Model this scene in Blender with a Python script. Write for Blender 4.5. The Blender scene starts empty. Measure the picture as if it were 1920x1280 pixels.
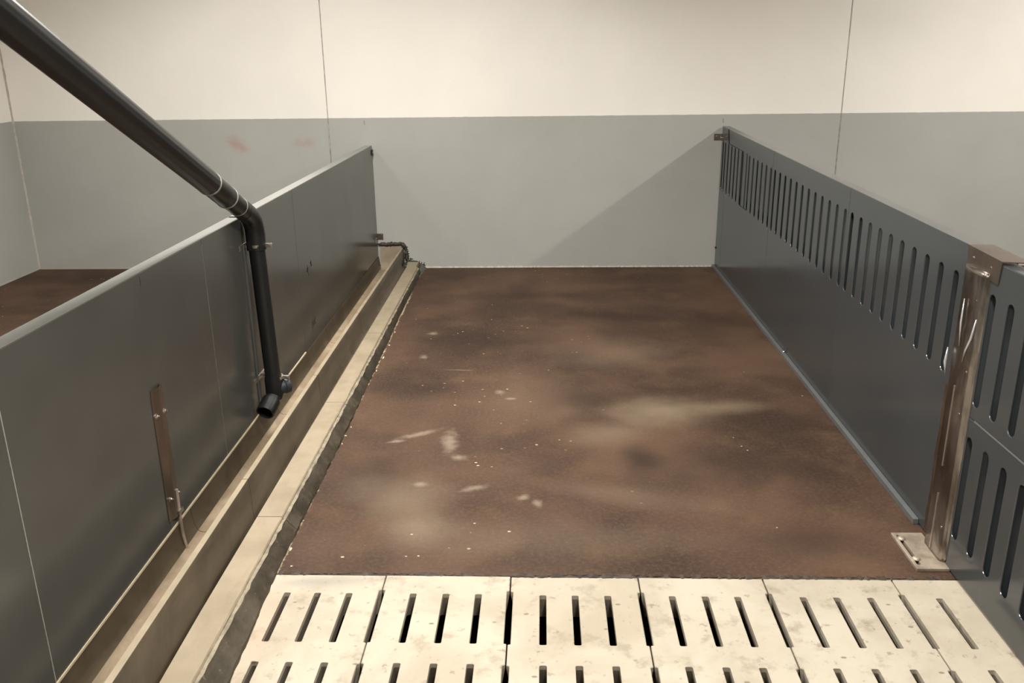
import bpy, bmesh, math, random
from mathutils import Vector, Matrix
random.seed(7)
S = bpy.context.scene
COL = S.collection
# ---------------------------------------------------------------- camera, light, exposure
cam = bpy.data.cameras.new('camera'); co = bpy.data.objects.new('camera', cam); COL.objects.link(co)
R = Vector((0.99939115, 0.0328137, -0.01185742)); U = Vector((0.00101964, 0.31223494, 0.95000437)); F = Vector((-0.03487546, 0.94943805, -0.31201138))
m = Matrix((R, U, -F)).transposed().to_4x4(); m.translation = Vector((0, -6.31236693, 1.50084993))
co.matrix_world = m
cam.sensor_width = 36; cam.lens = 1648.522 / 1920 * 36; cam.clip_start = .05
S.camera = co
w = bpy.data.worlds.new('world'); S.world = w; w.use_nodes = True
w.node_tree.nodes['Background'].inputs[0].default_value = (1, .95, .88, 1)
w.node_tree.nodes['Background'].inputs[1].default_value = .02
def area(name, loc, sx, sy, power, col=(1, .965, .90), rot=(0, 0, 0), spread=180):
    l = bpy.data.lights.new(name, 'AREA'); l.shape = 'RECTANGLE'; l.size = sx; l.size_y = sy
    l.energy = power; l.color = col; l.spread = math.radians(spread)
    o = bpy.data.objects.new(name, l); COL.objects.link(o); o.location = loc; o.rotation_euler = rot
    return o
area('ceiling_lamp_or_fill', (-1.05, -2.4, 2.6), .12, 1.3, 96)
area('ceiling_lamp_or_fill', (3.5, -2.2, 2.6), .12, 1.2, 108)
area('ceiling_lamp_or_fill', (.5, -2.9, 2.6), 1.2, .3, 22)  # broad soft fill light, added to brighten the pen
area('ceiling_lamp_or_fill', (-2.5, -1.7, 2.6), .3, .12, 16)
area('ceiling_lamp_or_fill', (-1.0, -4.8, 2.6), .12, 1.3, 52)
area('ceiling_lamp_or_fill', (.45, -5.1, 2.6), .3, 1.0, 82)
S.view_settings.view_transform = 'Standard'; S.view_settings.look = 'None'; S.view_settings.gamma = 1
S.view_settings.use_curve_mapping = False; S.view_settings.exposure = 0.0

# ---------------------------------------------------------------- material helpers
def srgb(r, g, b):
    f = lambda v: (v / 255 / 12.92) if v / 255 <= .04045 else ((v / 255 + .055) / 1.055) ** 2.4
    return (f(r), f(g), f(b), 1)
class MT:
    def __init__(s, name):
        s.m = bpy.data.materials.new(name); s.m.use_nodes = True; s.t = s.m.node_tree; s.n = s.t.nodes
        s.b = s.n['Principled BSDF']; s.pos = s.n.new('ShaderNodeNewGeometry').outputs['Position']
    def lk(s, a, b): s.t.links.new(a, b)
    def val(s, sock, v):
        if isinstance(v, (int, float)): sock.default_value = v
        elif isinstance(v, tuple): sock.default_value = v
        else: s.lk(v, sock)
    def noise(s, scale, detail=4, rough=.55, vec=None, stretch=None, dist=0):
        n = s.n.new('ShaderNodeTexNoise'); n.inputs['Scale'].default_value = scale; n.inputs['Detail'].default_value = detail
        n.inputs['Roughness'].default_value = rough; n.inputs['Distortion'].default_value = dist
        v = vec or s.pos
        if stretch: 
            mp = s.n.new('ShaderNodeMapping'); mp.inputs['Scale'].default_value = stretch; s.lk(v, mp.inputs[0]); v = mp.outputs[0]
        s.lk(v, n.inputs['Vector']); return n.outputs['Fac']
    def vor(s, scale, vec=None, stretch=None, feature='F1'):
        n = s.n.new('ShaderNodeTexVoronoi'); n.inputs['Scale'].default_value = scale; n.feature = feature
        v = vec or s.pos
        if stretch:
            mp = s.n.new('ShaderNodeMapping'); mp.inputs['Scale'].default_value = stretch; s.lk(v, mp.inputs[0]); v = mp.outputs[0]
        s.lk(v, n.inputs['Vector']); return n.outputs['Distance']
    def ramp(s, f, a, b, lo=0., hi=1.):
        n = s.n.new('ShaderNodeMapRange'); n.interpolation_type = 'SMOOTHSTEP'
        s.lk(f, n.inputs[0]); n.inputs[1].default_value = a; n.inputs[2].default_value = b; n.inputs[3].default_value = lo; n.inputs[4].default_value = hi
        return n.outputs[0]
    def mix(s, f, a, b, mode='MIX'):
        n = s.n.new('ShaderNodeMix'); n.data_type = 'RGBA'; n.blend_type = mode
        s.val(n.inputs[0], f); s.val(n.inputs[6], a); s.val(n.inputs[7], b); return n.outputs[2]
    def math(s, op, a, b=0., c=0.):
        n = s.n.new('ShaderNodeMath'); n.operation = op; s.val(n.inputs[0], a); s.val(n.inputs[1], b); s.val(n.inputs[2], c); return n.outputs[0]
    def xyz(s):
        n = s.n.new('ShaderNodeSeparateXYZ'); s.lk(s.pos, n.inputs[0]); return n.outputs
    def blob(s, cx, cy, rx, ry, ang=0., wob=.35, wscale=6., axes=(0, 1), soft=1.):
        """soft-edged stain of its own shape around a point of the surface"""
        o = s.xyz(); dx = s.math('SUBTRACT', o[axes[0]], cx); dy = s.math('SUBTRACT', o[axes[1]], cy)
        c_, s_ = math.cos(ang), math.sin(ang)
        u = s.math('ADD', s.math('MULTIPLY', dx, c_ / rx), s.math('MULTIPLY', dy, s_ / rx))
        v = s.math('ADD', s.math('MULTIPLY', dx, -s_ / ry), s.math('MULTIPLY', dy, c_ / ry))
        d = s.math('SQRT', s.math('ADD', s.math('MULTIPLY', u, u), s.math('MULTIPLY', v, v)))
        if wob:
            n = s.noise(wscale, 4); d = s.math('ADD', d, s.math('MULTIPLY', s.math('SUBTRACT', n, .5), wob * 2))
        return s.ramp(d, 1.0, 1 - soft, 0, 1)
    def bump(s, h, strength, dist=.01, prev=None):
        n = s.n.new('ShaderNodeBump'); n.inputs['Strength'].default_value = strength; n.inputs['Distance'].default_value = dist
        s.lk(h, n.inputs['Height'])
        if prev: s.lk(prev, n.inputs['Normal'])
        return n.outputs[0]
    def done(s, col, rough=.6, metal=0., nrm=None, spec=.5):
        s.val(s.b.inputs['Base Color'], col); s.val(s.b.inputs['Roughness'], rough); s.val(s.b.inputs['Metallic'], metal)
        s.b.inputs['Specular IOR Level'].default_value = spec
        if nrm: s.lk(nrm, s.b.inputs['Normal'])
        return s.m
def simple(name, col, rough=.5, metal=0., nscale=20, var=.12, bump=.05, spec=.5, stretch=None):
    t = MT(name); n = t.noise(nscale, 5, stretch=stretch)
    dark = tuple(c * (1 - var) for c in col[:3]) + (1,); lite = tuple(min(1, c * (1 + var)) for c in col[:3]) + (1,)
    return t.done(t.mix(t.ramp(n, .3, .7), dark, lite), rough, metal, t.bump(n, bump, .002), spec)

# two-tone painted plaster wall
t = MT('painted_wall'); o = t.xyz()
n1 = t.noise(1.3, 4); n2 = t.noise(90, 3); n3 = t.noise(9, 5)
edge = t.math('ADD', o[2], t.math('MULTIPLY', t.math('SUBTRACT', t.noise(14, 3), .5), .006))
isw = t.ramp(edge, 1.0765, 1.0795)
white = t.mix(t.ramp(n1, .3, .7), srgb(240, 236, 228), srgb(246, 242, 234))
grey = t.mix(t.ramp(n1, .3, .7), srgb(168, 168, 163), srgb(174, 174, 169))
grey = t.mix(t.math('MULTIPLY', t.ramp(n3, .5, .75), .25), grey, srgb(166, 162, 156))
c = t.mix(isw, grey, white)
red = t.math('MAXIMUM', t.math('MULTIPLY', t.blob(-2.17, .905, .13, .075, -.5, .8, 18, (0, 2)), .36), t.math('MULTIPLY', t.blob(-1.69, .91, .12, .05, .1, .9, 25, (0, 2)), .24))
c = t.mix(red, c, srgb(168, 104, 84))
c = t.mix(t.math('MULTIPLY', t.ramp(t.vor(7, stretch=(1, 1, 1.6)), .035, .01), .25), c, srgb(120, 110, 100))
c = t.mix(t.math('MULTIPLY', t.ramp(t.math('ADD', o[2], t.math('MULTIPLY', n3, .03)), .033, .012), .5), c, srgb(196, 190, 180))
WALL = t.done(c, .7, 0, t.bump(n2, .12, .002, t.bump(n3, .1, .01)), .3)
CEIL = simple('ceiling_board', srgb(205, 200, 190), .8, nscale=3, var=.05)

# brown sanded floor coating
t = MT('brown_floor'); o = t.xyz()
big = t.noise(1.25, 4, .5, dist=.2); mid = t.noise(4.5, 5, .6); fine = t.noise(260, 2, .6); gr = t.noise(70, 4, .7)
c = t.mix(t.ramp(big, .33, .68), srgb(56, 40, 30), srgb(90, 68, 53))
c = t.mix(t.math('MULTIPLY', t.ramp(mid, .45, .75), .4), c, srgb(100, 78, 58))
c = t.mix(t.math('MULTIPLY', t.ramp(t.noise(1.9, 3, .5, dist=.2), .48, .32), .5), c, srgb(48, 35, 26))
c = t.mix(t.math('MULTIPLY', t.ramp(gr, .4, .8), .3), c, srgb(120, 96, 80))
c = t.mix(t.math('MULTIPLY', t.ramp(fine, .55, .8), .5), c, srgb(50, 38, 30))
def stain(c, f, k, col): return t.mix(t.math('MULTIPLY', f, k), c, col)
D = srgb(40, 29, 22); H = srgb(138, 122, 102)
for (x, y, rx, ry, a, k) in [(-.35, -1.75, .4, .28, 0, .55), (.4, -1.25, .35, .14, -.2, .5), (.38, -3.22, .1, .16, 0, .75), (.75, -3.25, .5, .2, -.1, .45), (.95, -2.85, .3, .25, .2, .35),
                           (-.58, -3.4, .16, .28, .1, .45), (.15, -2.6, .25, .16, .1, .4), (.85, -3.8, .3, .14, 0, .5), (.6, -.35, .6, .2, 0, .35), (-.65, -2.45, .3, .1, 0, .4), (-.1, -.8, .7, .12, 0, .3), (.95, -1.6, .22, .5, 0, .3), (-3.2, -.3, .5, .25, 0, .5), (-3.3, -1.1, .7, .2, .2, .4)]:
    c = stain(c, t.blob(x, y, rx * 1.25, ry * 1.25, a, .35, 3.5), k, D)
for (x, y, rx, ry, a, k) in [(.52, -2.72, .3, .2, .25, .6), (.78, -2.68, .3, .09, .12, .4), (.3, -2.95, .22, .16, .5, .35), (-.5, -3.55, .2, .3, .6, .36), (-.4, -3.75, .16, .12, .2, .3), (.35, -1.95, .4, .3, 0, .22),
                           (.0, -3.8, .7, .14, 0, .16), (.3, -3.5, .4, .1, -.3, .2), (-.05, -2.55, .3, .5, .2, .12)]:
    c = stain(c, t.blob(x, y, rx * 1.2, ry * 1.2, a, .4, 4), k, H)
P_ = srgb(150, 136, 118)
for (x, y, rx, ry, a) in [(-.52, -2.98, .10, .022, .55), (-.38, -3.05, .035, .12, .1), (-.33, -3.2, .035, .025, 0), (-.07, -3.52, .025, .02, .5), (-.02, -3.56, .018, .03, .2), (-.62, -2.0, .02, .03, 0), (-.42, -2.2, .06, .006, -.05),
                        (-.2, -2.5, .02, .03, .2), (-.15, -2.58, .03, .015, 0), (-.45, -3.42, .03, .02, 0), (-.25, -3.45, .05, .02, .4), (-.62, -1.6, .03, .03, 0), (-.6, -3.05, .05, .012, .3)]:
    c = stain(c, t.blob(x, y, rx * 1.4, ry * 1.4, a, .6, 26, soft=1.), .55, P_)
spk = t.ramp(t.vor(17, stretch=(1, 1.3, 1)), .12, .07); spg = t.ramp(t.noise(2.2, 3), .5, .62)
c = stain(c, t.math('MULTIPLY', t.math('MULTIPLY', spk, spg), t.ramp(o[0], .5, -.1)), .85, srgb(200, 184, 160))
spk = t.ramp(t.vor(6.5), .03, .015)
c = stain(c, spk, .8, srgb(205, 190, 165))
# pale filler smeared where the floor meets the trough
edgex = t.math('ADD', t.math('SUBTRACT', t.math('ADD', o[0], .877), t.math('MULTIPLY', o[1], -.0155)), t.math('MULTIPLY', t.math('SUBTRACT', t.noise(16, 5, .7), .5), -.05))
c = stain(c, t.math('MULTIPLY', t.ramp(edgex, .008, .001), t.math('MULTIPLY', t.ramp(o[1], -.6, -.9), t.ramp(o[0], -.95, -.93))), .7, srgb(176, 160, 130))
FLOOR = t.done(c, t.ramp(mid, .3, .7, .6, .8), 0, t.bump(fine, .5, .003, t.bump(gr, .25, .004)), .25)

# pale precast concrete slats
t = MT('slat_concrete'); big = t.noise(3.2, 5, .6, dist=.4); mid = t.noise(11, 6, .65); fine = t.noise(150, 3)
oi = t.n.new('ShaderNodeObjectInfo').outputs['Random']
c = t.mix(t.ramp(big, .35, .7), srgb(182, 173, 157), srgb(164, 154, 137))
c = t.mix(t.math('MULTIPLY', t.ramp(mid, .52, .68), .55), c, srgb(134, 124, 106))
c = t.mix(t.math('MULTIPLY', t.ramp(oi, 0, 1), .12), c, srgb(164, 150, 130))
c = t.mix(t.math('MULTIPLY', t.ramp(t.noise(24, 4, .7), .6, .7), .55), c, srgb(112, 98, 80))
c = t.mix(t.math('MULTIPLY', t.ramp(t.vor(9, stretch=(1, 1.8, 1)), .085, .05), .75), c, srgb(112, 100, 82))
c = t.mix(t.math('MULTIPLY', t.blob(-.68, -4.05, .22, .05, .05, .4, 9), .55), c, srgb(130, 130, 126))
c = t.mix(t.math('MULTIPLY', t.blob(-.78, -4.25, .06, .3, .0, .5, 9), .45), c, srgb(182, 150, 130))
SLAT = t.done(c, .75, 0, t.bump(mid, .2, .004, t.bump(fine, .2, .002)), .3)

# trough concretes
t = MT('trough_concrete'); mid = t.noise(7, 6, .65, dist=.5); n2 = t.noise(40, 4); sm = t.noise(5, 5, .6, stretch=(1, .35, 1.4), dist=1.2)
c = t.mix(t.ramp(mid, .35, .7), srgb(82, 72, 58), srgb(66, 57, 45))
c = t.mix(t.math('MULTIPLY', t.ramp(sm, .5, .72), .5), c, srgb(98, 87, 72))
c = t.mix(t.math('MULTIPLY', t.ramp(sm, .45, .28), .5), c, srgb(52, 44, 35))
o = t.xyz()
STAIN_SHADEC = t.done(c, .45, 0, t.bump(n2, .12, .003, t.bump(sm, .2, .006)), .4)  # stained concrete, with the shade of upright faces put into its dark colour
t = MT('trough_top_concrete'); mid = t.noise(6, 5, .6); n2 = t.noise(120, 3); n3 = t.noise(9, 5, .6, stretch=(2, .5, 1))
c = t.mix(t.ramp(mid, .3, .7), srgb(138, 126, 106), srgb(154, 141, 120))
c = t.mix(t.math('MULTIPLY', t.ramp(n3, .52, .75), .35), c, srgb(122, 109, 88))
RIMC = t.done(c, .7, 0, t.bump(n2, .35, .002), .3)
t = MT('trough_basin_concrete'); mid = t.noise(7, 5, .6, dist=.8); n2 = t.noise(60, 4); sw = t.noise(4, 5, .6, stretch=(1.4, .5, 1), dist=1.5); o = t.xyz()
dry = t.mix(t.ramp(mid, .35, .7), srgb(146, 128, 104), srgb(170, 152, 128))
dark_swirl = t.mix(t.ramp(sw, .35, .7), srgb(54, 45, 36), srgb(84, 72, 58))  # darker tone swirled through the basin concrete
yw = t.math('ADD', o[1], t.math('MULTIPLY', t.math('SUBTRACT', t.noise(5, 3), .5), .25))
f = t.ramp(sw, .78, .35)
BASIN = t.done(t.mix(t.math('ADD', .45, t.math('MULTIPLY', f, .55)), dark_swirl, dry), .55, 0, t.bump(n2, .15, .003, t.bump(sw, .1, .006)), .45)
t = MT('trough_side_concrete'); mid = t.noise(8, 6, .65, stretch=(1, 1, 2)); n2 = t.noise(34, 5, .7)
c = t.mix(t.ramp(mid, .35, .7), srgb(74, 66, 54), srgb(52, 46, 36))
c = t.mix(t.math('MULTIPLY', t.ramp(n2, .6, .72), .7), c, srgb(112, 102, 84))
SIDEC = t.done(c, .65, 0, t.bump(n2, .6, .006), .3)
MORTAR = simple('mortar_strip', srgb(132, 122, 104), .8, nscale=30, var=.3, bump=.5)
SEALANT = simple('dark_sealant', srgb(50, 47, 40), .55, nscale=60, var=.35, bump=.6)
JOINT = simple('joint_filler', srgb(62, 52, 44), .8, nscale=40, var=.5, bump=.8)

# smooth grey plastic boards
def plastic(name, a, b, rough, spec=.5):
    t = MT(name); n = t.noise(2.2, 3); n2 = t.noise(500, 2); st = t.noise(3, 4, .6, stretch=(1, 3, .6))
    c = t.mix(t.ramp(n, .3, .7), a, b)
    c = t.mix(t.math('MULTIPLY', t.ramp(st, .5, .8), .1), c, srgb(80, 76, 70))
    return t.done(c, t.ramp(n, .3, .7, rough, rough + .06), 0, t.bump(n2, .04, .0006), spec)
PVC_L = plastic('grey_plastic_board', srgb(72, 72, 69), srgb(78, 78, 74), .19)
PVC_R = plastic('blue_grey_plastic_board', srgb(59, 63, 65), srgb(63, 67, 69), .16, .65)
PVC_STRIP = simple('light_grey_plastic', srgb(96, 98, 99), .35, nscale=8, var=.06, bump=.02)
SEAMC = simple('pale_weld', srgb(150, 150, 144), .5, nscale=80, var=.1)
CREAM = simple('cream_edge', srgb(206, 192, 164), .6, nscale=40, var=.1)
PIPE = simple('black_plastic_pipe', srgb(24, 25, 26), .4, nscale=12, var=.12, bump=.03)
CAPG = simple('grey_plastic_cap', srgb(46, 50, 56), .45, nscale=20, var=.08)
PALE = simple('pale_plastic_ring', srgb(150, 146, 138), .45, nscale=20, var=.1)
BLACK = simple('black_rubber', srgb(14, 14, 14), .6)
INK = simple('black_ink', srgb(34, 30, 26), .6)
CAULK = simple('pale_caulk', srgb(176, 170, 162), .6, nscale=30, var=.12)
SEAMD = simple('wall_joint_filler', srgb(166, 163, 156), .8, nscale=30, var=.3, bump=.4)
t = MT('stainless_steel'); n = t.noise(6, 4, .6, stretch=(1, 1, .25)); n2 = t.noise(30, 4)
STEEL = t.done(t.mix(t.ramp(n, .3, .7), srgb(186, 178, 170), srgb(226, 220, 214)), t.ramp(n2, .3, .7, .28, .45), 1.0, t.bump(n, .08, .004))
t = MT('dull_steel_plate'); n = t.noise(12, 4, .6); n2 = t.noise(70, 4)
DULL = t.done(t.mix(t.ramp(n, .35, .7), srgb(190, 176, 160), srgb(150, 136, 120)), .5, .55, t.bump(n2, .1, .002))
DSTEEL = simple('brushed_dark_steel', srgb(138, 126, 116), .32, .9, nscale=9, var=.14, bump=.06, stretch=(1, 1, .3))
BOLT = simple('zinc_bolt', srgb(210, 208, 204), .22, 1.0, nscale=60, var=.05)
t = MT('film_covered_steel'); n = t.noise(9, 5, .6, stretch=(1, 1, .3), dist=1.0); o = t.xyz(); n2 = t.noise(7, 2, .5, stretch=(1, 1, .5), dist=1.2)
c = t.mix(t.ramp(n, .35, .65), srgb(92, 84, 76), srgb(156, 149, 142))
c = t.mix(t.math('MULTIPLY', t.blob(-3.85, .36, .09, .34, 0, .5, 9, (1, 2)), .75), c, srgb(70, 50, 36))
FILM = t.done(c, .24, .85, t.bump(n2, .5, .012))

# ---------------------------------------------------------------- mesh helpers
def obj(name, bm, mat, parent=None, smooth=False, loc=None):
    big_ = [f for f in bm.faces if len(f.verts) > 8]
    if big_: bmesh.ops.triangulate(bm, faces=big_, ngon_method='EAR_CLIP')
    bmesh.ops.recalc_face_normals(bm, faces=bm.faces)
    me = bpy.data.meshes.new(name); 
    if loc is not None: bmesh.ops.translate(bm, vec=-Vector(loc), verts=bm.verts)
    bm.to_mesh(me); bm.free()
    mats = mat if isinstance(mat, (list, tuple)) else [mat]
    for x in mats: me.materials.append(x)
    if smooth:
        for p in me.polygons: p.use_smooth = True
        if smooth != 'all': me.set_sharp_from_angle(angle=math.radians(40))
    o = bpy.data.objects.new(name, me); COL.objects.link(o)
    if parent is not None: o.parent = parent; o.matrix_parent_inverse = Matrix.Identity(4)
    if loc is not None: o.location = Vector(loc)
    return o
def tag(o, label=None, cat=None, group=None, kind=None):
    if label: o['label'] = label
    if cat: o['category'] = cat
    if group: o['group'] = group
    if kind: o['kind'] = kind
    return o
class Thing:
    """an Empty at the thing's base; parts are modelled in world metres and shifted"""
    def __init__(s, name, loc, label=None, cat=None, kind=None, group=None):
        s.e = bpy.data.objects.new(name, None); COL.objects.link(s.e); s.e.location = loc; s.l = Vector(loc)
        tag(s.e, label, cat, group, kind)
    def part(s, name, bm, mat, smooth=False, label=None, sub=None):
        bmesh.ops.translate(bm, vec=-s.l, verts=bm.verts)
        o = obj(name, bm, mat, sub or s.e, smooth)
        if label: o['label'] = label
        return o
def hexa(c, bev=0., seg=2, bm=None):
    """box from 8 corners: bottom ring of four, top ring of four"""
    own = bm is None; b = bmesh.new()
    v = [b.verts.new(p) for p in c]
    for f in ((0, 1, 2, 3), (7, 6, 5, 4), (0, 4, 5, 1), (1, 5, 6, 2), (2, 6, 7, 3), (3, 7, 4, 0)): b.faces.new([v[i] for i in f])
    if bev: bmesh.ops.bevel(b, geom=b.edges[:], offset=bev, segments=seg, profile=.5, affect='EDGES')
    if own: return b
    me = bpy.data.meshes.new('t'); b.to_mesh(me); b.free(); bm.from_mesh(me); bpy.data.meshes.remove(me); return bm
def box(x0, x1, y0, y1, z0, z1, bev=0., bm=None, seg=2):
    return hexa([(x0, y0, z0), (x1, y0, z0), (x1, y1, z0), (x0, y1, z0), (x0, y0, z1), (x1, y0, z1), (x1, y1, z1), (x0, y1, z1)], bev, seg, bm)
def frame(d):
    d = d.normalized(); a = Vector((1, 0, 0)) if abs(d.x) < .9 else Vector((0, 1, 0)); u = d.cross(a).normalized(); return u, d.cross(u)
def loft(rings, closed=True, cap=True, bm=None):
    bm = bm or bmesh.new(); vs = [[bm.verts.new(p) for p in r] for r in rings]; n = len(rings[0])
    for a, b in zip(vs, vs[1:]):
        for i in range(n if closed else n - 1): bm.faces.new((a[i], a[(i + 1) % n], b[(i + 1) % n], b[i]))
    if cap: bm.faces.new(vs[0][::-1]); bm.faces.new(vs[-1])
    return bm
def tube(pts, rads, n=32, cap=True, bm=None, noise=0):
    pts = [Vector(p) for p in pts]; rings = []
    if isinstance(rads, (int, float)): rads = [rads] * len(pts)
    u = None
    for i, p in enumerate(pts):
        d = (pts[min(i + 1, len(pts) - 1)] - pts[max(i - 1, 0)]).normalized()
        if u is None: u, _ = frame(d)
        u = (u - d * u.dot(d)).normalized(); w_ = d.cross(u)
        rings.append([p + (u * math.cos(2 * math.pi * k / n) + w_ * math.sin(2 * math.pi * k / n)) * rads[i] * (1 + random.uniform(-noise, noise)) for k in range(n)])
    return loft(rings, True, cap, bm)
def prof_tube(base, axis, prof, n=32, bm=None, cap=True):
    """lathe: prof = (distance along axis, radius)"""
    a = Vector(axis).normalized(); u, w_ = frame(a); b0 = Vector(base)
    rings = [[b0 + a * t_ + (u * math.cos(2 * math.pi * k / n) + w_ * math.sin(2 * math.pi * k / n)) * r for k in range(n)] for t_, r in prof]
    return loft(rings, True, cap, bm)
def bolt(base, axis, r=.006, h=.005, washer=True, bm=None):
    bm = bm or bmesh.new()
    if washer: prof_tube(base, axis, [(0, r * 1.7), (.0012, r * 1.7)], 20, bm)
    prof_tube(base, axis, [(.001, r), (h * .85, r), (h, r * .8)], 6, bm)
    prof_tube(base, axis, [(h, r * .5), (h + .004, r * .5), (h + .005, r * .3)], 12, bm)
    return bm
def offset_poly(p, d):
    """inset a ccw polygon by d"""
    out = []; n = len(p)
    for i in range(n):
        a = Vector(p[i - 1]); b = Vector(p[i]); c = Vector(p[(i + 1) % n])
        e1 = (b - a).normalized(); e2 = (c - b).normalized(); n1 = Vector((-e1.y, e1.x)); n2 = Vector((-e2.y, e2.x))
        k = 1 + n1.dot(n2); out.append(b + (n1 + n2) * (d / max(k, .2)))
    return [tuple(q) for q in out]
def slot_loop(cu, v0, v1, hw, seg=6, rnd=1.):
    """rounded slot outline, ccw, rnd = corner radius / half width"""
    r = hw * rnd; L = []
    for (cx, cy, a0) in ((cu + hw - r, v0 + r, -90), (cu + hw - r, v1 - r, 0), (cu - hw + r, v1 - r, 90), (cu - hw + r, v0 + r, 180)):
        for k in range(seg + 1):
            a = math.radians(a0 + 90 * k / seg); q = (cx + r * math.cos(a), cy + r * math.sin(a))
            if not L or (abs(L[-1][0] - q[0]) + abs(L[-1][1] - q[1])) > 1e-6: L.append(q)
    if abs(L[0][0] - L[-1][0]) + abs(L[0][1] - L[-1][1]) < 1e-6: L.pop()
    return L
def slotted(outer, slots, mapf, depth, bev, obev, thick, through, rnd=1., seg=6):
    """board with real slots; mapf(u, v, d) gives the point d below the face"""
    bm = bmesh.new()
    def loop(p, d): return [bm.verts.new(mapf(u, v, d)) for u, v in p]
    def ring(a, b):
        n = len(a)
        for i in range(n): bm.faces.new((a[i], a[(i + 1) % n], b[(i + 1) % n], b[i]))
    def fill(loops):
        es = []
        for L in loops:
            for i in range(len(L)):
                e = bm.edges.get((L[i], L[(i + 1) % len(L)])) or bm.edges.new((L[i], L[(i + 1) % len(L)])); es.append(e)
        bmesh.ops.triangle_fill(bm, use_beauty=True, use_dissolve=False, edges=es)
    o0 = loop(offset_poly(outer, obev), 0); o1 = loop(outer, obev); o2 = loop(outer, thick)
    ring(o0, o1)
    if thick > .05:      # cast slabs taper downwards along their long sides
        um = sum(p[0] for p in outer) / len(outer); bmesh.ops.delete(bm, geom=o2, context='VERTS')
        o15 = loop(outer, .013); o2 = loop([(u + .013 if u < um else u - .013, v) for u, v in outer], thick); ring(o1, o15); ring(o15, o2)
    else: ring(o1, o2)
    tops, bots = [], []
    for (cu, v0, v1, hw) in slots:
        a = loop(slot_loop(cu, v0 - bev, v1 + bev, hw + bev, seg, rnd), 0)
        b = loop(slot_loop(cu, v0 - bev * .3, v1 + bev * .3, hw + bev * .3, seg, rnd), bev * .3)
        c_ = loop(slot_loop(cu, v0, v1, hw, seg, rnd), bev)
        fl_ = .017 if thick > .05 else 0
        if fl_: c1_ = loop(slot_loop(cu, v0, v1, hw, seg, rnd), .013); ring(c_, c1_); c_ = c1_
        d_ = loop(slot_loop(cu, v0 - fl_, v1 + fl_, hw + fl_, seg, rnd), thick if through else depth)
        ring(a, b); ring(b, c_); ring(c_, d_); tops.append(a)
        if through: bots.append(d_)
        else: bm.faces.new(d_)
    fill([o0] + tops)
    if through: fill([o2] + bots)
    else: bm.faces.new(o2)
    return bm

# ---------------------------------------------------------------- the setting
X0, X1, YF, ZC = -3.768, 5.6, -8.2, 2.75
def wall_panel_bm(xa, xb):
    return box(xa, xb, 0.0, .12, -.02, ZC, .003, seg=1)
e = obj('wall_back', box(X0 - .1, X1 + .1, .1, .2, -.02, ZC), WALL); tag(e, kind='structure')
for xa, xb in ((X0, -1.5105), (-1.5055, 2.054), (2.059, X1)): obj('wall_panel', wall_panel_bm(xa, xb), WALL, e)
for x in (-1.508, 2.0565):
    b = bmesh.new(); rings = []
    for k in range(60):
        z = ZC * k / 59; dx = .0018 * math.sin(z * 7 + x) + random.uniform(-.0012, .0012); wd = random.uniform(.0022, .0042)
        rings.append([(x + dx - wd, .004, z), (x + dx, .0005 + random.uniform(0, .002), z), (x + dx + wd, .004, z), (x + dx, .02, z)])
    loft(rings, bm=b); obj('joint_filler', b, SEAMD, e)
tag(obj('wall_left', box(X0 - .12, X0, YF, .1, -.02, ZC), WALL), kind='structure')
tag(obj('wall_right', box(X1, X1 + .12, YF, .1, -.02, ZC), WALL), kind='structure')
tag(obj('wall_front', box(X0 - .12, X1 + .12, YF - .12, YF, -.02, ZC), WALL), kind='structure')
ce = tag(obj('ceiling', box(X0 - .12, X1 + .12, YF - .12, .2, ZC, ZC + .1), CEIL), kind='structure')
for lx_, ly_ in ((-1.05, -2.4), (3.5, -2.2), (-1.0, -4.8)):        # unseen housings, added to cut lamp light off the upper wall: roof, two sides
    b = box(lx_ - .135, lx_ + .135, ly_ - .68, ly_ + .68, 2.605, 2.615)
    zl_ = 2.575 if lx_ > 3 else 2.548
    for q in (-.135, .131): box(lx_ + q, lx_ + q + .004, ly_ - .68, ly_ + .68, zl_, 2.604, bm=b)
    obj('lamp_cutoff_housing', b, CEIL, ce)
# corner and foot caulk
b = bmesh.new(); rings = []
for k in range(90):
    z = .002 + (ZC - .004) * k / 89; w_ = .009 + .004 * math.sin(k * 1.7) * random.random()
    rings.append([(X0, -w_, z), (X0 + w_ * .45, -w_ * .45, z), (X0 + w_, 0, z), (X0, 0, z)])
loft(rings, bm=b); tag(obj('trim_1', b, CAULK), kind='structure')
b = bmesh.new(); rings = []
for k in range(260):
    x = -.86 + 2.09 * k / 259; w_ = .003 + .0045 * random.random()
    rings.append([(x, 0, 0.0), (x, -w_, 0.0), (x, -w_ * .5, w_), (x, 0, w_ * 1.8)])
loft(rings, bm=b)
tag(obj('trim_2', b, CAULK), kind='structure')

# solid brown floor with a worn front edge, the pit under the slats
YS = -4.008
b = bmesh.new(); N = 140; top = []; low = []; back = []
for k in range(N + 1):
    x = -.9 + 2.2 * k / N; y = YS + .004 * math.sin(x * 9) + random.uniform(-.002, .002)
    top.append(b.verts.new((x, y, 0))); low.append(b.verts.new((x, y + .002, -.1))); back.append(b.verts.new((x, .1, 0)))
for k in range(N):
    b.faces.new((top[k], top[k + 1], back[k + 1], back[k])); b.faces.new((top[k], low[k], low[k + 1], top[k + 1]))
fl = obj('floor', b, FLOOR); tag(fl, 'brown sand-textured floor coating of the pen', kind='structure')
obj('floor_section', box(X0, -.9, YF, .1, -.1, 0), FLOOR, fl)
obj('floor_section', box(1.3, X1, YF, .1, -.1, 0), FLOOR, fl)
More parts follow.
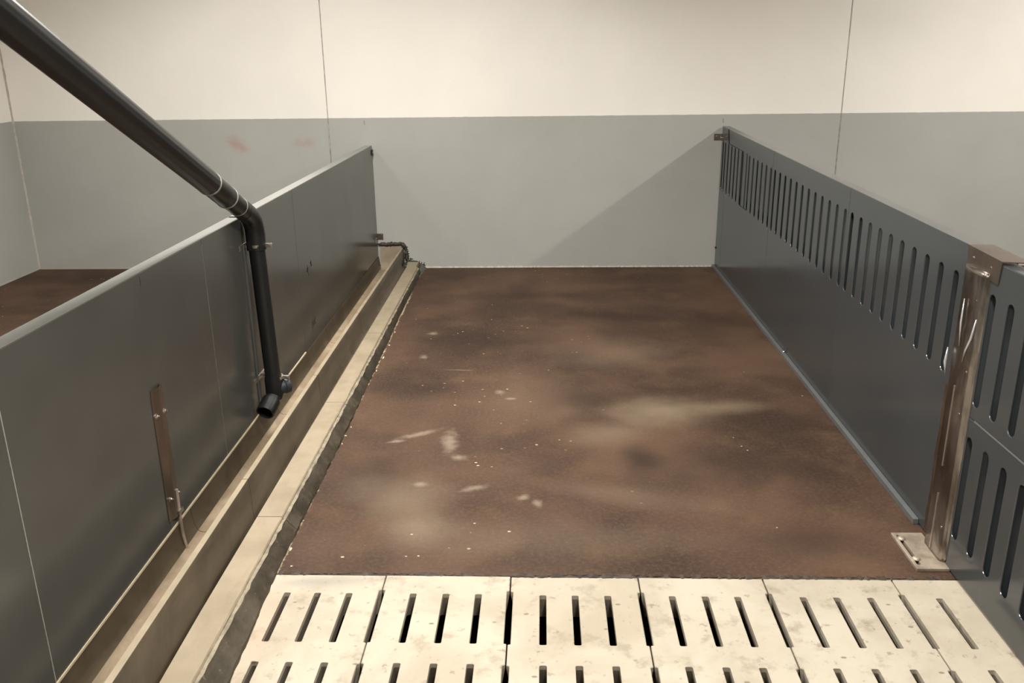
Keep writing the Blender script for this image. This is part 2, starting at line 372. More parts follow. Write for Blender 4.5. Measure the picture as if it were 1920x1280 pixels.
# pit
pit = obj('floor_pit', box(-.9, 1.3, YF, YS + .06, -.9, -.8), simple('pit_slurry', srgb(30, 26, 22), .5)); tag(pit, kind='structure')
obj('pit_wall', box(-.9, 1.3, YS + .02, YS + .06, -.85, -.1), SIDEC, pit)
obj('pit_wall', box(-.92, -.9, YF, YS + .06, -.85, -.1), SIDEC, pit); obj('pit_wall', box(1.3, 1.32, YF, YS + .06, -.85, -.1), SIDEC, pit)
# filler between floor and slats
b = bmesh.new(); rings = []
for k in range(200):
    x = -.808 + 2.03 * k / 199; q = .0035 + .003 * random.random(); h = random.uniform(-.005, .0015)
    rings.append([(x, YS - .006 - q, -.02), (x, YS - .004 - q, h), (x, YS + .006 + q * .7, h * .6 + .0015), (x, YS + .004, -.02)])
loft(rings, bm=b); tag(obj('trim_3', b, JOINT), kind='structure')

# ---------------------------------------------------------------- slatted floor: every slab a part of it
slf = bpy.data.objects.new('slatted_floor', None); COL.objects.link(slf); slf.location = (.2, -4.1, 0); tag(slf, kind='structure')
def slab(xa, xb, cols, nl, nr):
    g = .0018; y0, y1 = YF + .05, YS - .006
    rows = []; ya = -4.107; k = 0
    while ya > YF + .6: rows.append((ya - .225, ya, k)); ya -= .309; k += 1
    hw = .0092
    L = []
    # ccw outline, right edge upwards, left edge downwards
    L.append((xa + g, y0)); L.append((xb - g, y0))
    if nr:
        for (a, c_, k) in reversed(rows):
            c2 = c_ + (.02 if k == 0 else 0)
            L += [(xb - g, a), (xb - hw, a + .002), (xb - hw, c2 - .004), (xb - g, c2)]
    L.append((xb - g - .0, y1)); 
    L.append((xa + g, y1))
    if nl:
        for (a, c_, k) in rows:
            c2 = c_ + (.02 if k == 0 else 0)
            L += [(xa + g, c2), (xa + hw, c2 - .004), (xa + hw, a + .002), (xa + g, a)]
    zt = random.uniform(-.003, .0)
    tx, ty = random.uniform(-.003, .003), 0
    xm = (xa + xb) / 2
    mp = lambda u, v, d: (u, v, zt + tx * (u - xm) - d)
    sl = [(x, a, c_, hw) for (a, c_, k) in rows for x in cols]
    b = slotted(L, sl, mp, 0, .0022, .002, .085, True, .45, 3)
    bmesh.ops.translate(b, vec=-Vector((.2, -4.1, 0)), verts=b.verts)
    return obj('concrete_slab', b, SLAT, slf)
XB = [-.855, -.4745, -.0965, .2855, .6555, 1.036, 1.235]
slab(XB[0], XB[1], [-.751, -.661, -.568], 0, 1)
slab(XB[1], XB[2], [-.379, -.283, -.188], 1, 1)
slab(XB[2], XB[3], [0., .0935, .188], 1, 1)
slab(XB[3], XB[4], [.374, .469, .562], 1, 1)
slab(XB[4], XB[5], [.749, .845, .941], 1, 1)
slab(XB[5], XB[6], [1.136], 1, 0)

# ---------------------------------------------------------------- precast feed trough
tr = Thing('feed_trough', (-1.0, -.8, 0), 'long precast concrete feed trough with a thin dividing ridge and pale rim, left', 'trough')
def XP(d): return -1.2068 + .0117 * d            # face of the left partition
def base_x(d):
    T = [(0, -.905), (.6, -.882), (1.55, -.85), (3.06, -.82), (4, -.811), (4.5, -.788), (7, -.7)]
    for (a, p), (c_, q) in zip(T, T[1:]):
        if d <= c_: return p + (q - p) * (d - a) / (c_ - a)
    return T[-1][1]
def prof(d, jit=0):
    fx, fz = -1.018 + .0146 * d + .0006 * d * d, .152 + .0117 * d
    ex = fx - .021 - .0006 * d
    lx, lz = -.975 + .009 * d, .055 + .0012 * d
    rx = -.895 + .010 * d; bx = max(base_x(d), rx + .022)
    j = lambda a: random.uniform(-a, a) * jit
    xp = XP(d) + .0015; lx = max(lx, fx + .008); w_ = lx - fx
    # (x, z, material)   0 dark, 1 pale top, 2 basin, 3 side, 4 mortar
    P = [(xp - .04, .088, 0), (xp + .001, .088, 0), (xp + .008, .03, 0), (xp + .018, .008, 0), (xp + .03, .001, 2), (xp + .06, 0, 2),
         (ex - .05, 0, 2), (ex - .03, .004, 2), (ex - .012, .02, 2), (ex - .003, .06, 2), (ex, fz - .006, 2), (ex + .003, fz, 1), (fx - .003, fz, 1), (fx, fz - .004, 0),
         (fx + .002, .12, 0), (fx + .12 * w_, .078, 0), (fx + .3 * w_, .056, 0), (fx + .55 * w_, .046, 0), (fx + .8 * w_, .046, 0), (lx - .001, lz - .004, 0), (lx + .001, lz, 1), (rx - .003 + j(.001), lz, 1), (rx + j(.0015), lz - .004, 1),
         (rx + .001 + j(.001), lz - .009, 4), (rx + .011 + j(.003), lz - .010 + j(.002), 4), (rx + .014 + j(.002), lz - .016, 3), (bx - .002 + j(.003), .012, 3), (bx + j(.003), -.01, 3), (xp - .04, -.012, 3)]
    return P
def trough_section(d0, d1, rim0=None):
    b = bmesh.new(); n = max(2, int((d1 - d0) / .03)); rings = []; ms = None
    for k in range(n + 1):
        d = d0 + (d1 - d0) * k / n; P = prof(d, 1); ms = [p[2] for p in P]
        rings.append([(p[0], -d, p[1]) for p in P])
    vs = [[b.verts.new(p) for p in r] for r in rings]; m_ = len(ms)
    idx = []
    for a, c_ in zip(vs, vs[1:]):
        for i in range(m_):
            f = b.faces.new((a[i], a[(i + 1) % m_], c_[(i + 1) % m_], c_[i])); f.material_index = ms[(i + 1) % m_] if ms[i] != 1 or ms[(i + 1) % m_] != 0 else 0
    b.faces.new(vs[0][::-1]); b.faces.new(vs[-1])
    return tr.part('trough_section', b, [STAIN_SHADEC, RIMC, BASIN, SIDEC, MORTAR], smooth=True)
G = .0013
cuts = [.2, .77, 1.77, 2.77, 3.77, 4.77, 5.77, 7.0]
secs = [trough_section(a + G, c_ - G) for a, c_ in zip(cuts, cuts[1:])]
# the wall end: basin and ridge run on to the wall, closed by an upright end plate
b = bmesh.new(); rings = []
for k in range(9):
    d = .006 + (.196) * k / 8; P = prof(d)[:14]; x_ = P[13][0]
    P = P + [(x_ + .003, .03, 0), (x_ + .003, -.012, 3), (P[0][0], -.012, 3)]
    rings.append([(p[0], -d, p[1]) for p in P]); ms = [p[2] for p in P]
vs = [[b.verts.new(p) for p in r] for r in rings]
for a, c_ in zip(vs, vs[1:]):
    for i in range(len(ms)):
        f = b.faces.new((a[i], a[(i + 1) % len(ms)], c_[(i + 1) % len(ms)], c_[i])); f.material_index = ms[(i + 1) % len(ms)]
b.faces.new(vs[0][::-1]); b.faces.new(vs[-1])
tr.part('trough_section', b, [STAIN_SHADEC, RIMC, BASIN, SIDEC, MORTAR], smooth=True)
b = bmesh.new(); rings = []
for (y, z) in ((-.001, .166), (-.010, .164), (-.013, .12), (-.016, .05), (-.024, .02), (-.042, .006), (-.07, .0005), (-.07, -.005), (-.001, -.005)):
    rings.append([(-1.19, y, z), (-1.034, y, z)])
vs = [[b.verts.new(p) for p in r] for r in rings]; n = len(vs)
for i in range(n): b.faces.new((vs[i][0], vs[i][1], vs[(i + 1) % n][1], vs[(i + 1) % n][0]))
b.faces.new([v[0] for v in vs]); b.faces.new([v[1] for v in vs][::-1])
tr.part('end_plate', b, RIMC, smooth=True)
# rows of pimples moulded in the rim of the middle sections
for (a, c_), so in zip([(.78, 1.76), (1.78, 2.76), (2.78, 3.76)], secs[1:4]):
    b = bmesh.new()
    d = a + .02
    while d < c_ - .02:
        for q in range(5):
            lx = -.975 + .009 * d; rx = -.895 + .01 * d; x = lx + (rx - lx) * (.16 + .17 * q); z = .055 + .0012 * d
            r = .0028; dd = d + random.uniform(-.002, .002); v0 = [b.verts.new((x + r * math.cos(k * math.pi / 2 + .78), -dd + r * 1.5 * math.sin(k * math.pi / 2 + .78), z - .0004)) for k in range(4)]
            vt = b.verts.new((x, -dd, z + .0016))
            for k in range(4): b.faces.new((v0[k], v0[(k + 1) % 4], vt))
        d += .021
    o = tr.part('moulded_pimples', b, RIMC, smooth='all', sub=None); o['kind'] = 'stuff'
# dark sealant and mortar at the wall end
b = bmesh.new()
path = [(-1.2, .176), (-1.17, .178), (-1.13, .177), (-1.1, .181), (-1.07, .178), (-1.045, .183), (-1.028, .18), (-1.012, .164), (-1.004, .14), (-1.0, .1), (-.999, .062), (-.98, .05), (-.95, .044), (-.92, .034), (-.895, .022), (-.875, .012)]
pp = []
for (a, c_), (p, q) in zip(path, path[1:]):
    for k in range(5): pp.append((a + (p - a) * k / 5, -.005, c_ + (q - c_) * k / 5 + random.uniform(-.0018, .0018)))
tube(pp, [random.uniform(.009, .017) for _ in pp], 8, bm=b, noise=.2)
for _ in range(16):
    s_ = random.random(); x = -.99 + .13 * s_; z = .066 - .045 * s_ + random.uniform(-.006, .012); tube([(x, -.001, z), (x + random.uniform(0, .006), -.004, z + .003)], [.004, .002], 6, bm=b)
for _ in range(9):
    z = random.uniform(.07, .16); x = -.992 + random.uniform(0, .01); tube([(x, -.001, z), (x, -.003, z + .006)], [.004, .002], 6, bm=b)
tr.part('wall_sealant', b, SEALANT, smooth='all')
b = bmesh.new(); rings = []
for k in range(16):
    d = .002 + .196 * k / 15; q = random.uniform(-.003, .003); bx = base_x(d) + .012 + q; h = .05 - .012 * (1 - k / 15) + q * .6
    rings.append([(-1.005, -d, -.005), (-1.0, -d, .058 + q), (-.93, -d, h), (-.895, -d, h - .015), (bx - .02, -d, .012 + q), (bx, -d, -.004)])
loft(rings, bm=b); tr.part('end_mortar', b, SEALANT)
hx = []  # pale rim stub and the grey mortar bead beside the first section
b = box(-.985, -.905, -.198, -.045, .03, .0555, .002); tr.part('rim_stub', b, RIMC)
b = bmesh.new(); rings = []
for k in range(26):
    d = .02 + .8 * k / 25; t_ = k / 25; w_ = (.026 * (1 - t_) + .004) * random.uniform(.8, 1.2); bx = max(base_x(d), -.873) - .012
    rings.append([(bx - .006, -d, -.004), (bx - .006, -d, .03 * (1 - t_) + .004), (bx + w_ * .5, -d, .014 * (1 - t_) + .004), (bx + w_, -d, -.004)])
loft(rings, bm=b); tr.part('side_mortar', b, simple('grey_mortar', srgb(84, 84, 74), .8, nscale=40, var=.3, bump=.5))
# chips of pale filler along the foot
b = bmesh.new()
for d in [random.uniform(1.5, 4.0) for _ in range(7)]:
    x = max(base_x(d), -.873 + .01 * d) + random.uniform(.004, .012); r = random.uniform(.003, .008); L = random.uniform(1, 3)
    tube([(x, -d - r * L, -.002), (x + random.uniform(-.003, .003), -d, .001), (x, -d + r * L, -.002)], [r * .3, r * .7, r * .2], 6, bm=b)
o = tr.part('filler_chips', b, CREAM, smooth='all'); o['kind'] = 'stuff'

# ---------------------------------------------------------------- left partition
lp = Thing('panel_partition', (-1.23, -1.0, .09), 'smooth grey plastic partition of unslotted boards standing in the trough on the left', 'partition')
TH = .052
def lboard(d0, d1, z0, mat=PVC_L, over=0.):
    q = lambda d, off, top: (XP(d) + off, -d, (.8884 + .0058 * d + over) if top else z0)
    return hexa([q(d0, -TH, 0), q(d0, 0, 0), q(d1, 0, 0), q(d1, -TH, 0), q(d0, -TH, 1), q(d0, 0, 1), q(d1, 0, 1), q(d1, -TH, 1)], .0022)
for a, c_ in ((.012, 2.195), (2.1955, 2.935)): lp.part('board', lboard(a, c_, .0915 if a > 1 else .0905), PVC_L)
for a, c_ in ((2.965, 3.386), (3.3865, 4.6225), (4.6235, 7.0)): lp.part('board', lboard(a, c_, .0915), PVC_L)
TOPC = simple('top_highlight_plastic', srgb(122, 124, 122), .13, nscale=5, var=.05, bump=.01, spec=.7)  # paler, glossier strip added to carry the highlight along the board tops
def lstrip(d0, d1, x0, x1, z0, z1, mat, name, bev=.0008):
    q = lambda d, o_, z: (XP(d) + o_, -d, z)
    b = hexa([q(d0, x0, z0), q(d0, x1, z0), q(d1, x1, z0), q(d1, x0, z0), q(d0, x0, z1), q(d0, x1, z1), q(d1, x1, z1), q(d1, x0, z1)], bev)
    return lp.part(name, b, mat)
lstrip(2.2, 7.0, -.01, .003, .0885, .0965, CREAM, 'bottom_edge_strip')
lstrip(4.6215, 4.6245, -.001, .0012, .098, .9, SEAMC, 'weld_seam', 0)
lstrip(3.3855, 3.387, -.001, .0006, .098, .89, simple('faint_weld', srgb(124, 124, 120), .4), 'weld_seam', 0)
lstrip(2.936, 2.964, -TH + .006, -.008, .092, .885, BLACK, 'joint_channel')
lstrip(2.958, 2.968, -.006, .005, .10, .80, PVC_STRIP, 'joint_lip')
for a, c_ in ((.012, 2.935), (2.965, 7.0)):
    q = lambda d, o_, h_: (XP(d) + o_, -d, .8884 + .0058 * d + h_)
    lp.part('top_highlight_strip', hexa([q(a, -TH + .002, -.001), q(a, -.002, -.001), q(c_, -.002, -.001), q(c_, -TH + .002, -.001), q(a, -TH + .002, .001), q(a, -.002, .001), q(c_, -.002, .001), q(c_, -TH + .002, .001)], .0006), TOPC)
# ink marks on the boards
def scrib(strokes, w_=.002):
    b = bmesh.new()
    for (y0, z0, y1, z1) in strokes:
        p, q = Vector((0, y0, z0)), Vector((0, y1, z1)); d = (q - p).normalized(); n_ = Vector((0, -d.z, d.y)) * w_
        c4 = [p - n_, p + n_, q + n_, q - n_]
        f = lambda v, o_: (XP(-v.y) + o_, v.y, v.z)
        hexa([f(v, -.0005) for v in c4] + [f(v, .0004) for v in c4], bm=b)
    return b
st = []
for yy, zz in ((-2.03, .475), (-1.96, .49)):
    for k in range(7): a = random.uniform(0, 3.14); l_ = random.uniform(.012, .026); st.append((yy + random.uniform(-.014, .014) - l_ * math.cos(a) * .8, zz + random.uniform(-.012, .012) - l_ * math.sin(a), yy + l_ * math.cos(a) * .8, zz + l_ * math.sin(a)))
lp.part('ink_mark', scrib(st, .0028), INK, label='black ink scribble halfway up')
st = [(-2.03, .155, -2.02, .215), (-2.0, .16, -1.99, .22), (-1.97, .165, -1.965, .215), (-2.045, .185, -1.95, .2), (-2.04, .17, -1.96, .185), (-2.035, .2, -1.99, .175), (-1.985, .2, -1.955, .17)]
lp.part('ink_mark', scrib(st, .0018), INK, label='crossed ink strokes low on the board')
lp.part('ink_mark', scrib([(-3.885, .9, -3.883, .882), (-3.883, .882, -3.884, .872)], .0013), INK)
# wall brackets of the left partition
def wall_bracket(x, z, side, label, w1=.045, w2=.05, h=.05, holes=((.028, .012),)):
    T = Thing('wall_bracket', (x, 0, z), label, 'bracket')
    b = box(x, x + side * w1, -.0035, -.0005, z - h / 2, z + h / 2, .0006) if side > 0 else box(x - w1, x, -.0035, -.0005, z - h / 2, z + h / 2, .0006)
    T.part('wall_flange', b, DSTEEL)
    b = box(x + .0003, x + .003, -w2, -.001, z - h / 2, z + h / 2, .0006) if side > 0 else box(x - .003, x - .0003, -w2, -.001, z - h / 2, z + h / 2, .0006)
    T.part('panel_flange', b, DSTEEL)
    for (dx, dz) in holes: T.part('screw', bolt((x + side * dx, -.003, z + dz), (0, -1, 0), .004, .003), BOLT)
    T.part('screw', bolt((x + side * .003, -w2 * .45, z - .004), (side, 0, 0), .0045, .003), BOLT)
    return T
wall_bracket(XP(0) + .0005, .235, 1, 'small steel angle bracket low down fixing the left partition to the wall', .042, .12, .045)
# small dark clip near the top end
T = Thing('edge_clip', (XP(.03), -.03, .84), 'small dark clip near the top of the left partition where it meets the wall', 'clip')
T.part('clip_body', box(XP(.03) + .0003, XP(.03) + .006, -.045, -.004, .822, .86, .001), BLACK)
T.part('screw', bolt((XP(.03) + .005, -.022, .84), (1, 0, 0), .004, .003), BOLT)

# steel latch plate with drop pin
d = 3.89; xp = XP(d)
T = Thing('latch_plate', (xp, -d, .12), 'upright folded steel latch plate bolted to the left partition, its pin dropped into the trough', 'latch')
b = bmesh.new()
def ringy(z, w0, w1):
    # folded sheet: flat, rib, flat
    ys = [w0, w0 + .020, w0 + .034, w0 + .046, w0 + .060, w1]; xs = [.001, .001, .009, .009, .001, .001]
    f_ = [(xp + a, y, z) for a, y in zip(xs, ys)]; r_ = [(xp + a - .0005 + .002, y, z) for a, y in zip(xs, ys)]
    return [(xp + a + .002, y, z) for a, y in zip(xs, ys)] + [(xp + a, y, z) for a, y in reversed(list(zip(xs, ys)))]
rings = [ringy(.125, -3.929, -3.846), ringy(.2, -3.929, -3.846), ringy(.47, -3.93, -3.848), ringy(.535, -3.93, -3.848), ringy(.562, -3.925, -3.852)]
loft(rings, bm=b); T.part('plate', b, DSTEEL, smooth=True)
for (y, z) in ((-3.915, .478), (-3.86, .474), (-3.905, .195), (-3.852, .192)): T.part('bolt', bolt((xp + .003, y, z), (1, 0, 0), .0055, .006), BOLT)
b = bmesh.new(); tube([(xp + .010, -3.868, .21), (xp + .010, -3.87, .12), (xp + .013, -3.875, .06), (xp + .022, -3.878, .004)], [.0055, .0055, .0055, .0045], 14, bm=b)
T.part('drop_pin', b, DULL, smooth=True)
T.part('pin_guide', box(xp + .003, xp + .018, -3.884, -3.852, .128, .142, .002), STEEL)

# ---------------------------------------------------------------- feed pipe
T = Thing('feed_pipe', (-1.13, -2.95, .1), 'black plastic feed drop pipe sloping down over the left partition into the trough', 'pipe')
Ex = Vector((-1.13, -2.915, .888)); Up = Vector((-1.098, -4.441, 1.583)); dr = (Up - Ex).normalized()
ra = .0365
p0 = Ex + dr * .50; p1 = Ex + dr * 2.6
b = bmesh.new(); n = 64; rings = []
u_, w_ = frame(dr)
for s_ in (0, .01, .3, 1.0, 2.1):
    rr = ra + .0045
    rings.append([p0 + dr * s_ + (u_ * math.cos(2 * math.pi * k / n) + w_ * math.sin(2 * math.pi * k / n)) * (rr * (.965 if s_ == 0 else 1) + (.0007 if k % 4 < 2 else 0)) for k in range(n)])
loft(rings, bm=b); T.part('upper_pipe', b, PIPE, smooth=True)
T.part('joint_ring', prof_tube(p0 - dr * .002, dr, [(0, ra + .0035), (.001, ra + .0065), (.007, ra + .0065), (.008, ra + .0035)], 40), PALE, smooth=True)
T.part('socket', prof_tube(Ex + dr * .33, dr, [(0, ra + .001), (.004, ra + .004), (.08, ra + .004), (.12, ra + .0035), (.19, ra + .003)], 40), PIPE, smooth=True)
T.part('joint_ring', prof_tube(Ex + dr * .325, dr, [(0, ra + .002), (.001, ra + .0055), (.005, ra + .0055), (.006, ra + .002)], 40), PALE, smooth=True)
T.part('coupler', prof_tube(Ex + dr * .14, dr, [(0, ra), (.19, ra)], 40), PIPE, smooth=True)
T.part('seam_tape', prof_tube(Ex + dr * .205, dr, [(0, ra), (.0005, ra + .0012), (.003, ra + .0012), (.0035, ra)], 40), PALE, smooth=True)
dn = Vector((-1.112, -2.945, .25)) - Vector((-1.128, -2.935, .78)); dn.normalize()
A0 = Ex + dr * .15; pts = [A0]; c1 = Ex + dr * .09; c2 = Vector((-1.1285, -2.935, .80))
for k in range(9):
    s_ = k / 8; pts.append(c1.lerp(Ex, s_).lerp(Ex.lerp(c2, s_), s_))
pts.append(Vector((-1.128, -2.935, .775)))
T.part('elbow', tube(pts, [ra + .0015] * len(pts), 40), PIPE, smooth=True)
bot = Vector((-1.112, -2.945, .222))
T.part('down_pipe', tube([Vector((-1.128, -2.935, .80)), bot], .0315, 40), PIPE, smooth=True)
# outlet tee: body, grey end cap, spout facing forward
T.part('tee_body', tube([bot + Vector((0, 0, .03)), bot, bot + Vector((.002, -.004, -.05)), bot + Vector((.002, -.012, -.075))], [.034, .036, .036, .028], 40), PIPE, smooth=True)
sp0 = bot + Vector((.0, -.005, -.056)); sd = Vector((-.02, -.105, -.052)); sdn = sd.normalized()
b = bmesh.new(); a = sdn; uu, ww = frame(a); n = 40; rr = [(0, .030), (.035, .0315), (.036, .037), (.098, .037), (.102, .0355), (.103, .031), (.06, .030), (.02, .028)]
rings = [[sp0 + a * t_ + (uu * math.cos(2 * math.pi * k / n) + ww * math.sin(2 * math.pi * k / n)) * r for k in range(n)] for t_, r in rr]
loft(rings, bm=b); T.part('spout', b, PIPE, smooth=True)
cp = bot + Vector((.01, .0, -.03)); cd = Vector((.6, .55, .05)).normalized()
T.part('end_cap', prof_tube(cp, cd, [(0, .028), (.03, .030), (.034, .034), (.052, .034), (.056, .030), (.058, .015)], 36), CAPG, smooth=True, label='round blue-grey end cap')
# ---- clamps (bolted to the partition, carrying the pipe)
def clamp(z, label, rr, cx):
    cy = -2.937
    class K:
        root = T.part('pipe_clamp', box(XP(2.94) - .002, XP(2.94) + .0025, cy - .07, cy + .075, z - .010, z + .010, .0006), STEEL, label=label)
        @classmethod
        def part(k, name, bm, mat, smooth=False): return T.part(name, bm, mat, smooth, sub=k.root)
    K.part('strap', prof_tube((cx, cy, z - .006), (0, 0, 1), [(0, rr), (0, rr + .003), (.012, rr + .003), (.012, rr)], 36), STEEL, smooth=True)
    K.part('strap_ear', box(cx + rr - .004, cx + rr + .03, cy - .0035, cy + .0035, z - .008, z + .008, .001), STEEL)
    K.part('strap_arm', hexa([(XP(2.94), cy + .03, z - .006), (cx, cy + .030, z - .006), (cx, cy + .034, z - .006), (XP(2.94), cy + .034, z - .006), (XP(2.94), cy + .03, z + .006), (cx, cy + .030, z + .006), (cx, cy + .034, z + .006), (XP(2.94), cy + .034, z + .006)]), STEEL)
    K.part('clamp_bolt', prof_tube((cx + rr + .020, cy - .012, z), (0, 1, 0), [(0, .006), (.006, .006), (.0061, .003), (.028, .003), (.0281, .0055), (.033, .0055)], 12), BOLT, smooth=True)
clamp(.792, 'bright steel clamp below the elbow', .033, -1.128)
clamp(.238, 'bright steel clamp above the spout', .0355, -1.1115)

# ---------------------------------------------------------------- right partition of slotted boards
rp = Thing('slotted_partition', (1.26, -1.9, 0), 'long blue-grey plastic partition with one row of upright slots, running from the wall to the steel post', 'partition')
def XR(d): return 1.249 - .0014 * d
def rboard(d0, d1, slots, z0=.004):
    zt = lambda d: 1.0 - .0126 * d
    # u = -y (distance from wall), v = height fraction scaled so that drift is linear
    mp = lambda u, v, dp: (XR(u) + dp, -u, v * zt(u))
    out = [(d0, z0), (d0, 1.0), (d1, 1.0), (d1, z0)]
    out = out[::-1] if False else out
    # make ccw
    A = sum(out[i][0] * out[(i + 1) % 4][1] - out[(i + 1) % 4][0] * out[i][1] for i in range(4))
    if A < 0: out = out[::-1]
    b = slotted(out, slots, mp, 0, .002, .002, .0035, True)
    h = lambda u, v, dp: (XR(u) + dp, -u, v * zt(u)); e1, e2 = d0, d1
    for (ua, ub, va, vb, da, db) in ((e1, e2, z0, 1, .041, .045), (e1, e1 + .003, z0, 1, .0036, .041), (e2 - .003, e2, z0, 1, .0036, .041), (e1 + .003, e2 - .003, .995, 1., .0036, .041)):
        hexa([h(ua, va, da), h(ua, va, db), h(ub, va, db), h(ub, va, da), h(ua, vb, da), h(ua, vb, db), h(ub, vb, db), h(ub, vb, da)], bm=b)
    return b
sl = lambda d: (d, .5695, .9045, .0185)
rp.part('board', rboard(.014, .205, [sl(.075), sl(.15)]), PVC_R)
rp.part('board', rboard(.2055, 1.455, [sl(.256 + .1057 * k) for k in range(12)]), PVC_R)
rp.part('board', rboard(1.4555, 2.706, [sl(1.506 + .1057 * k) for k in range(12)]), PVC_R)
rp.part('board', rboard(2.7065, 3.94, [sl(2.750 + .1047 * k) for k in range(11)]), PVC_R)
def rstrip(d0, d1, x0, x1, z0, z1, mat, name, bev=.0012):
    q = lambda d, o_, z: (XR(d) + o_, -d, z)
    return rp.part(name, hexa([q(d0, x0, z0), q(d0, x1, z0), q(d1, x1, z0), q(d1, x0, z0), q(d0, x0, z1), q(d0, x1, z1), q(d1, x1, z1), q(d1, x0, z1)], bev), mat)
rstrip(.01, 1.975, -.019, -.0005, 0, .02, PVC_STRIP, 'foot_strip'); rstrip(1.977, 3.69, -.019, -.0005, 0, .02, PVC_STRIP, 'foot_strip')
rstrip(.002, .012, .004, .03, .02, .97, BLACK, 'wall_gap_shade')  # black strip standing in for the shade of the open gap
K = Thing('foot_bolt', (XR(2.0) - .004, -1.99, .02), 'small bolt standing on the foot strip of the slotted partition', 'bolt')
K.part('bolt_head', bolt((XR(2.0) - .006, -1.99, .02), (-.2, 0, 1), .007, .008), BOLT); K.part('bolt_stem', prof_tube((XR(2.0) - .006, -1.99, .02), (-.2, 0, 1), [(0, .0035), (.03, .0035), (.031, .002)], 10), BOLT, smooth=True)
wall_bracket(XR(0) + .001, .925, -1, 'small steel angle bracket near the top of the slotted partition, screwed to the wall', .055, .012, .045, ((.038, .006),))
K = Thing('wall_screw', (XR(0) - .003, -.005, .148), 'small dark screw low on the wall end of the slotted partition', 'screw'); K.part('screw_head', bolt((XR(0) - .001, -.03, .148), (-1, 0, 0), .0055, .004), BLACK)
# pencil ticks on the wall
for x, z, l_ in ((1.252, 1.035, .03), (-1.252, 1.045, .028)):
    b = box(x - .0012, x + .0012, -.0006, .001, z - l_ / 2, z + l_ / 2); obj('pencil_tick', b, INK, e)

# near partition standing over the slats: two boards one above the other
npn = Thing('slotted_partition', (1.24, -4.8, 0), 'near blue-grey plastic partition on the slats with two rows of slots, right of the steel post', 'partition')
XN = 1.222
def nboard(z0, z1, s0, s1, name='board'):
    out = [(3.94, z0), (3.94, z1), (6.9, z1), (6.9, z0)]
    A = sum(out[i][0] * out[(i + 1) % 4][1] - out[(i + 1) % 4][0] * out[i][1] for i in range(4))
    if A < 0: out = out[::-1]
    b = slotted(out, [(3.9645 + .0981 * k, s0, s1, .0185) for k in range(29)], lambda u, v, dp: (XN + dp, -u, v), 0, .002, .0025, .0035, True)
    box(XN + .041, XN + .045, -6.9, -3.94, z0, z1, bm=b); box(XN + .0036, XN + .041, -6.9, -3.94, z1 - .004, z1, bm=b); box(XN + .0036, XN + .041, -6.9, -3.94, z0, z0 + .004, bm=b); box(XN + .0036, XN + .041, -3.943, -3.94, z0, z1, bm=b)
    return b
npn.part('board', nboard(.006, .4915, .109, .437), PVC_R); npn.part('board', nboard(.4925, .948, .531, .860), PVC_R)
npn.part('joint_bead', box(XN - .001, XN + .004, -6.9, -3.975, .4895, .4945, .0008), PVC_STRIP)

# steel post
K = Thing('steel_post', (1.21, -3.85, 0), 'brown-stained stainless steel post wrapped in wrinkled film between the two slotted partitions', 'post')
prof_xy = [(1.2432, -3.772), (1.2395, -3.776), (1.2375, -3.792), (1.228, -3.802), (1.213, -3.812), (1.208, -3.822), (1.207, -3.870), (1.2075, -3.922), (1.212, -3.930), (1.2185, -3.932), (1.2185, -3.936), (1.2432, -3.936)]
b = bmesh.new(); rings = []; NZ = 60
for k in range(NZ + 1):
    z = .012 + .90 * k / NZ; r_ = []
    for i, (x, y) in enumerate(prof_xy):
        a = .0011 * max(0, min(1, (z - .35) * 3)) if 2 < i < 9 else 0
        r_.append((x + a * (math.sin(z * 43 + i * 1.9) + .8 * math.sin(z * 97 + i * 2.7)) - a, y + a * math.cos(z * 31 + i), z))
    rings.append(r_)
loft(rings, bm=b); K.part('post_body', b, FILM, smooth='all')
K.part('post_rib', box(1.204, 1.2078, -3.868, -3.862, .30, .56, .001), STEEL); K.part('post_rib', box(1.204, 1.2078, -3.868, -3.862, .02, .21, .001), STEEL)
for (y, z) in ((-3.785, .80), (-3.915, .83), (-3.918, .62), (-3.785, .42), (-3.915, .49), (-3.915, .12)):
    K.part('rivet', prof_tube((1.2075 if y < -3.9 else 1.238, y, z), (-1, 0, 0), [(0, .004), (.002, .0038), (.0032, .0015)], 12), BOLT, smooth=True)
b = bmesh.new(); rings = []
for k in range(24):
    z = .015 + .50 * k / 23; wv = random.uniform(0, .008)
    rings.append([(1.2432, -3.735 + wv, z), (1.2422, -3.737 + wv, z), (1.2418, -3.757, z), (1.2400, -3.776, z), (1.2432, -3.776, z)])
loft(rings, bm=b); K.part('film_edge', b, simple('brown_film', srgb(60, 46, 36), .35, nscale=14, var=.35), label='brown-stained film edge stuck to the board')
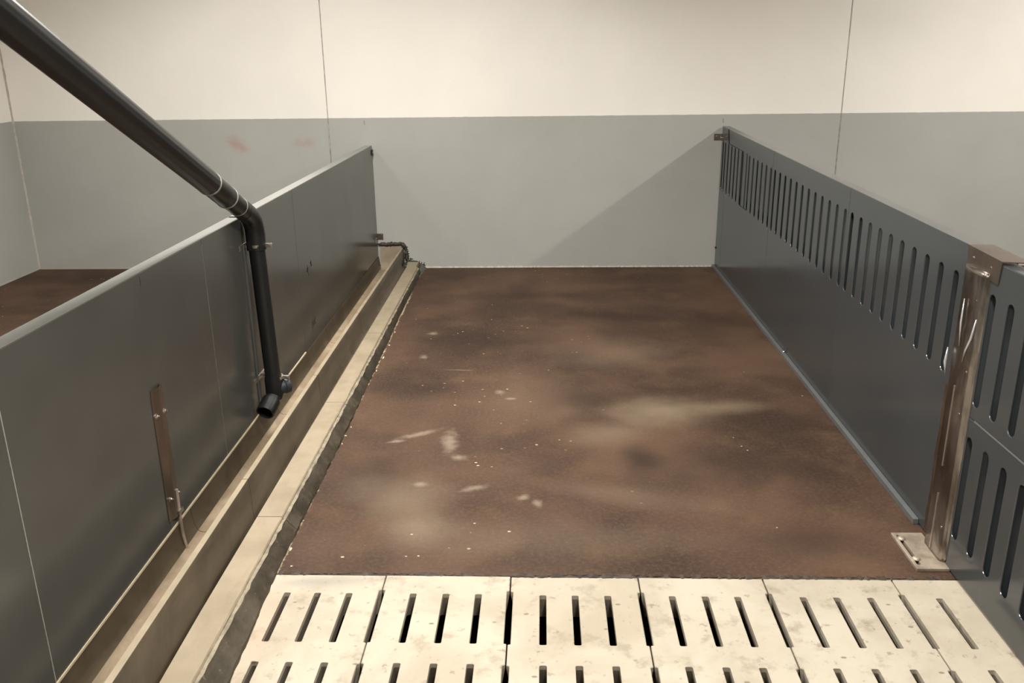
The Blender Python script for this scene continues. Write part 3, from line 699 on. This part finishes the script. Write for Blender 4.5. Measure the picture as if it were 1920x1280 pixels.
# loose film folds
b = bmesh.new(); q = [(1.200, -3.952, .70), (1.196, -3.946, .74), (1.197, -3.95, .79), (1.204, -3.957, .83)]
tube([(1.206, -3.885, .64), (1.203, -3.90, .68), (1.202, -3.922, .72), (1.205, -3.93, .78)], [.0015, .003, .0035, .0015], 8, bm=b)
tube([(1.204, -3.80, .57), (1.200, -3.797, .61), (1.203, -3.795, .655)], [.0015, .0045, .0015], 8, bm=b)
tube([(1.203, -3.86, .68), (1.200, -3.856, .75), (1.202, -3.852, .82)], [.0012, .003, .0012], 8, bm=b)
K.part('film_folds', b, simple('clear_film', srgb(190, 190, 192), .15, .4), smooth='all')
# foot plate
b = slotted([(1.1265, -3.971), (1.2245, -3.971), (1.2245, -3.761), (1.1265, -3.761)], [(1.1425, -3.95, -3.775, .006)], lambda u, v, dp: (u, v, .0105 - dp), 0, .0008, .001, .0095, True)
fp = K.part('foot_plate', b, DULL)
for y in (-3.80, -3.918):
    b = prof_tube((1.145, y, .0105), (0, 0, 1), [(0, .0125), (.0015, .0125), (.005, .010), (.006, .0085), (.0075, .004)], 24)
    K.part('anchor_bolt', b, DULL, smooth=True, sub=None)
# cap clip over both boards
K = Thing('cap_clip', (1.24, -3.9, .95), 'folded stainless steel cap riveted over the top joint above the post', 'clip')
q = lambda y: .955 - (.0 if y > -3.9 else .002)
b = hexa([(1.2185, -3.985, .893), (1.2205, -3.985, .893), (1.2225, -3.80, .905), (1.2205, -3.80, .905), (1.2165, -3.992, .957), (1.2195, -3.992, .957), (1.2215, -3.795, .962), (1.2185, -3.795, .962)])
K.part('front_flange', b, DSTEEL)
b = hexa([(1.2165, -3.992, .9565), (1.286, -4.012, .9565), (1.286, -3.80, .9615), (1.2185, -3.795, .9615), (1.2165, -3.992, .9595), (1.286, -4.012, .9595), (1.286, -3.80, .9645), (1.2185, -3.795, .9645)])
K.part('top_flange', b, DSTEEL)
for y, z in ((-3.835, .935), (-3.94, .93)): K.part('rivet', prof_tube((1.2195, y, z), (-1, 0, 0), [(0, .0045), (.002, .004), (.003, .0015)], 12), BOLT, smooth=True)
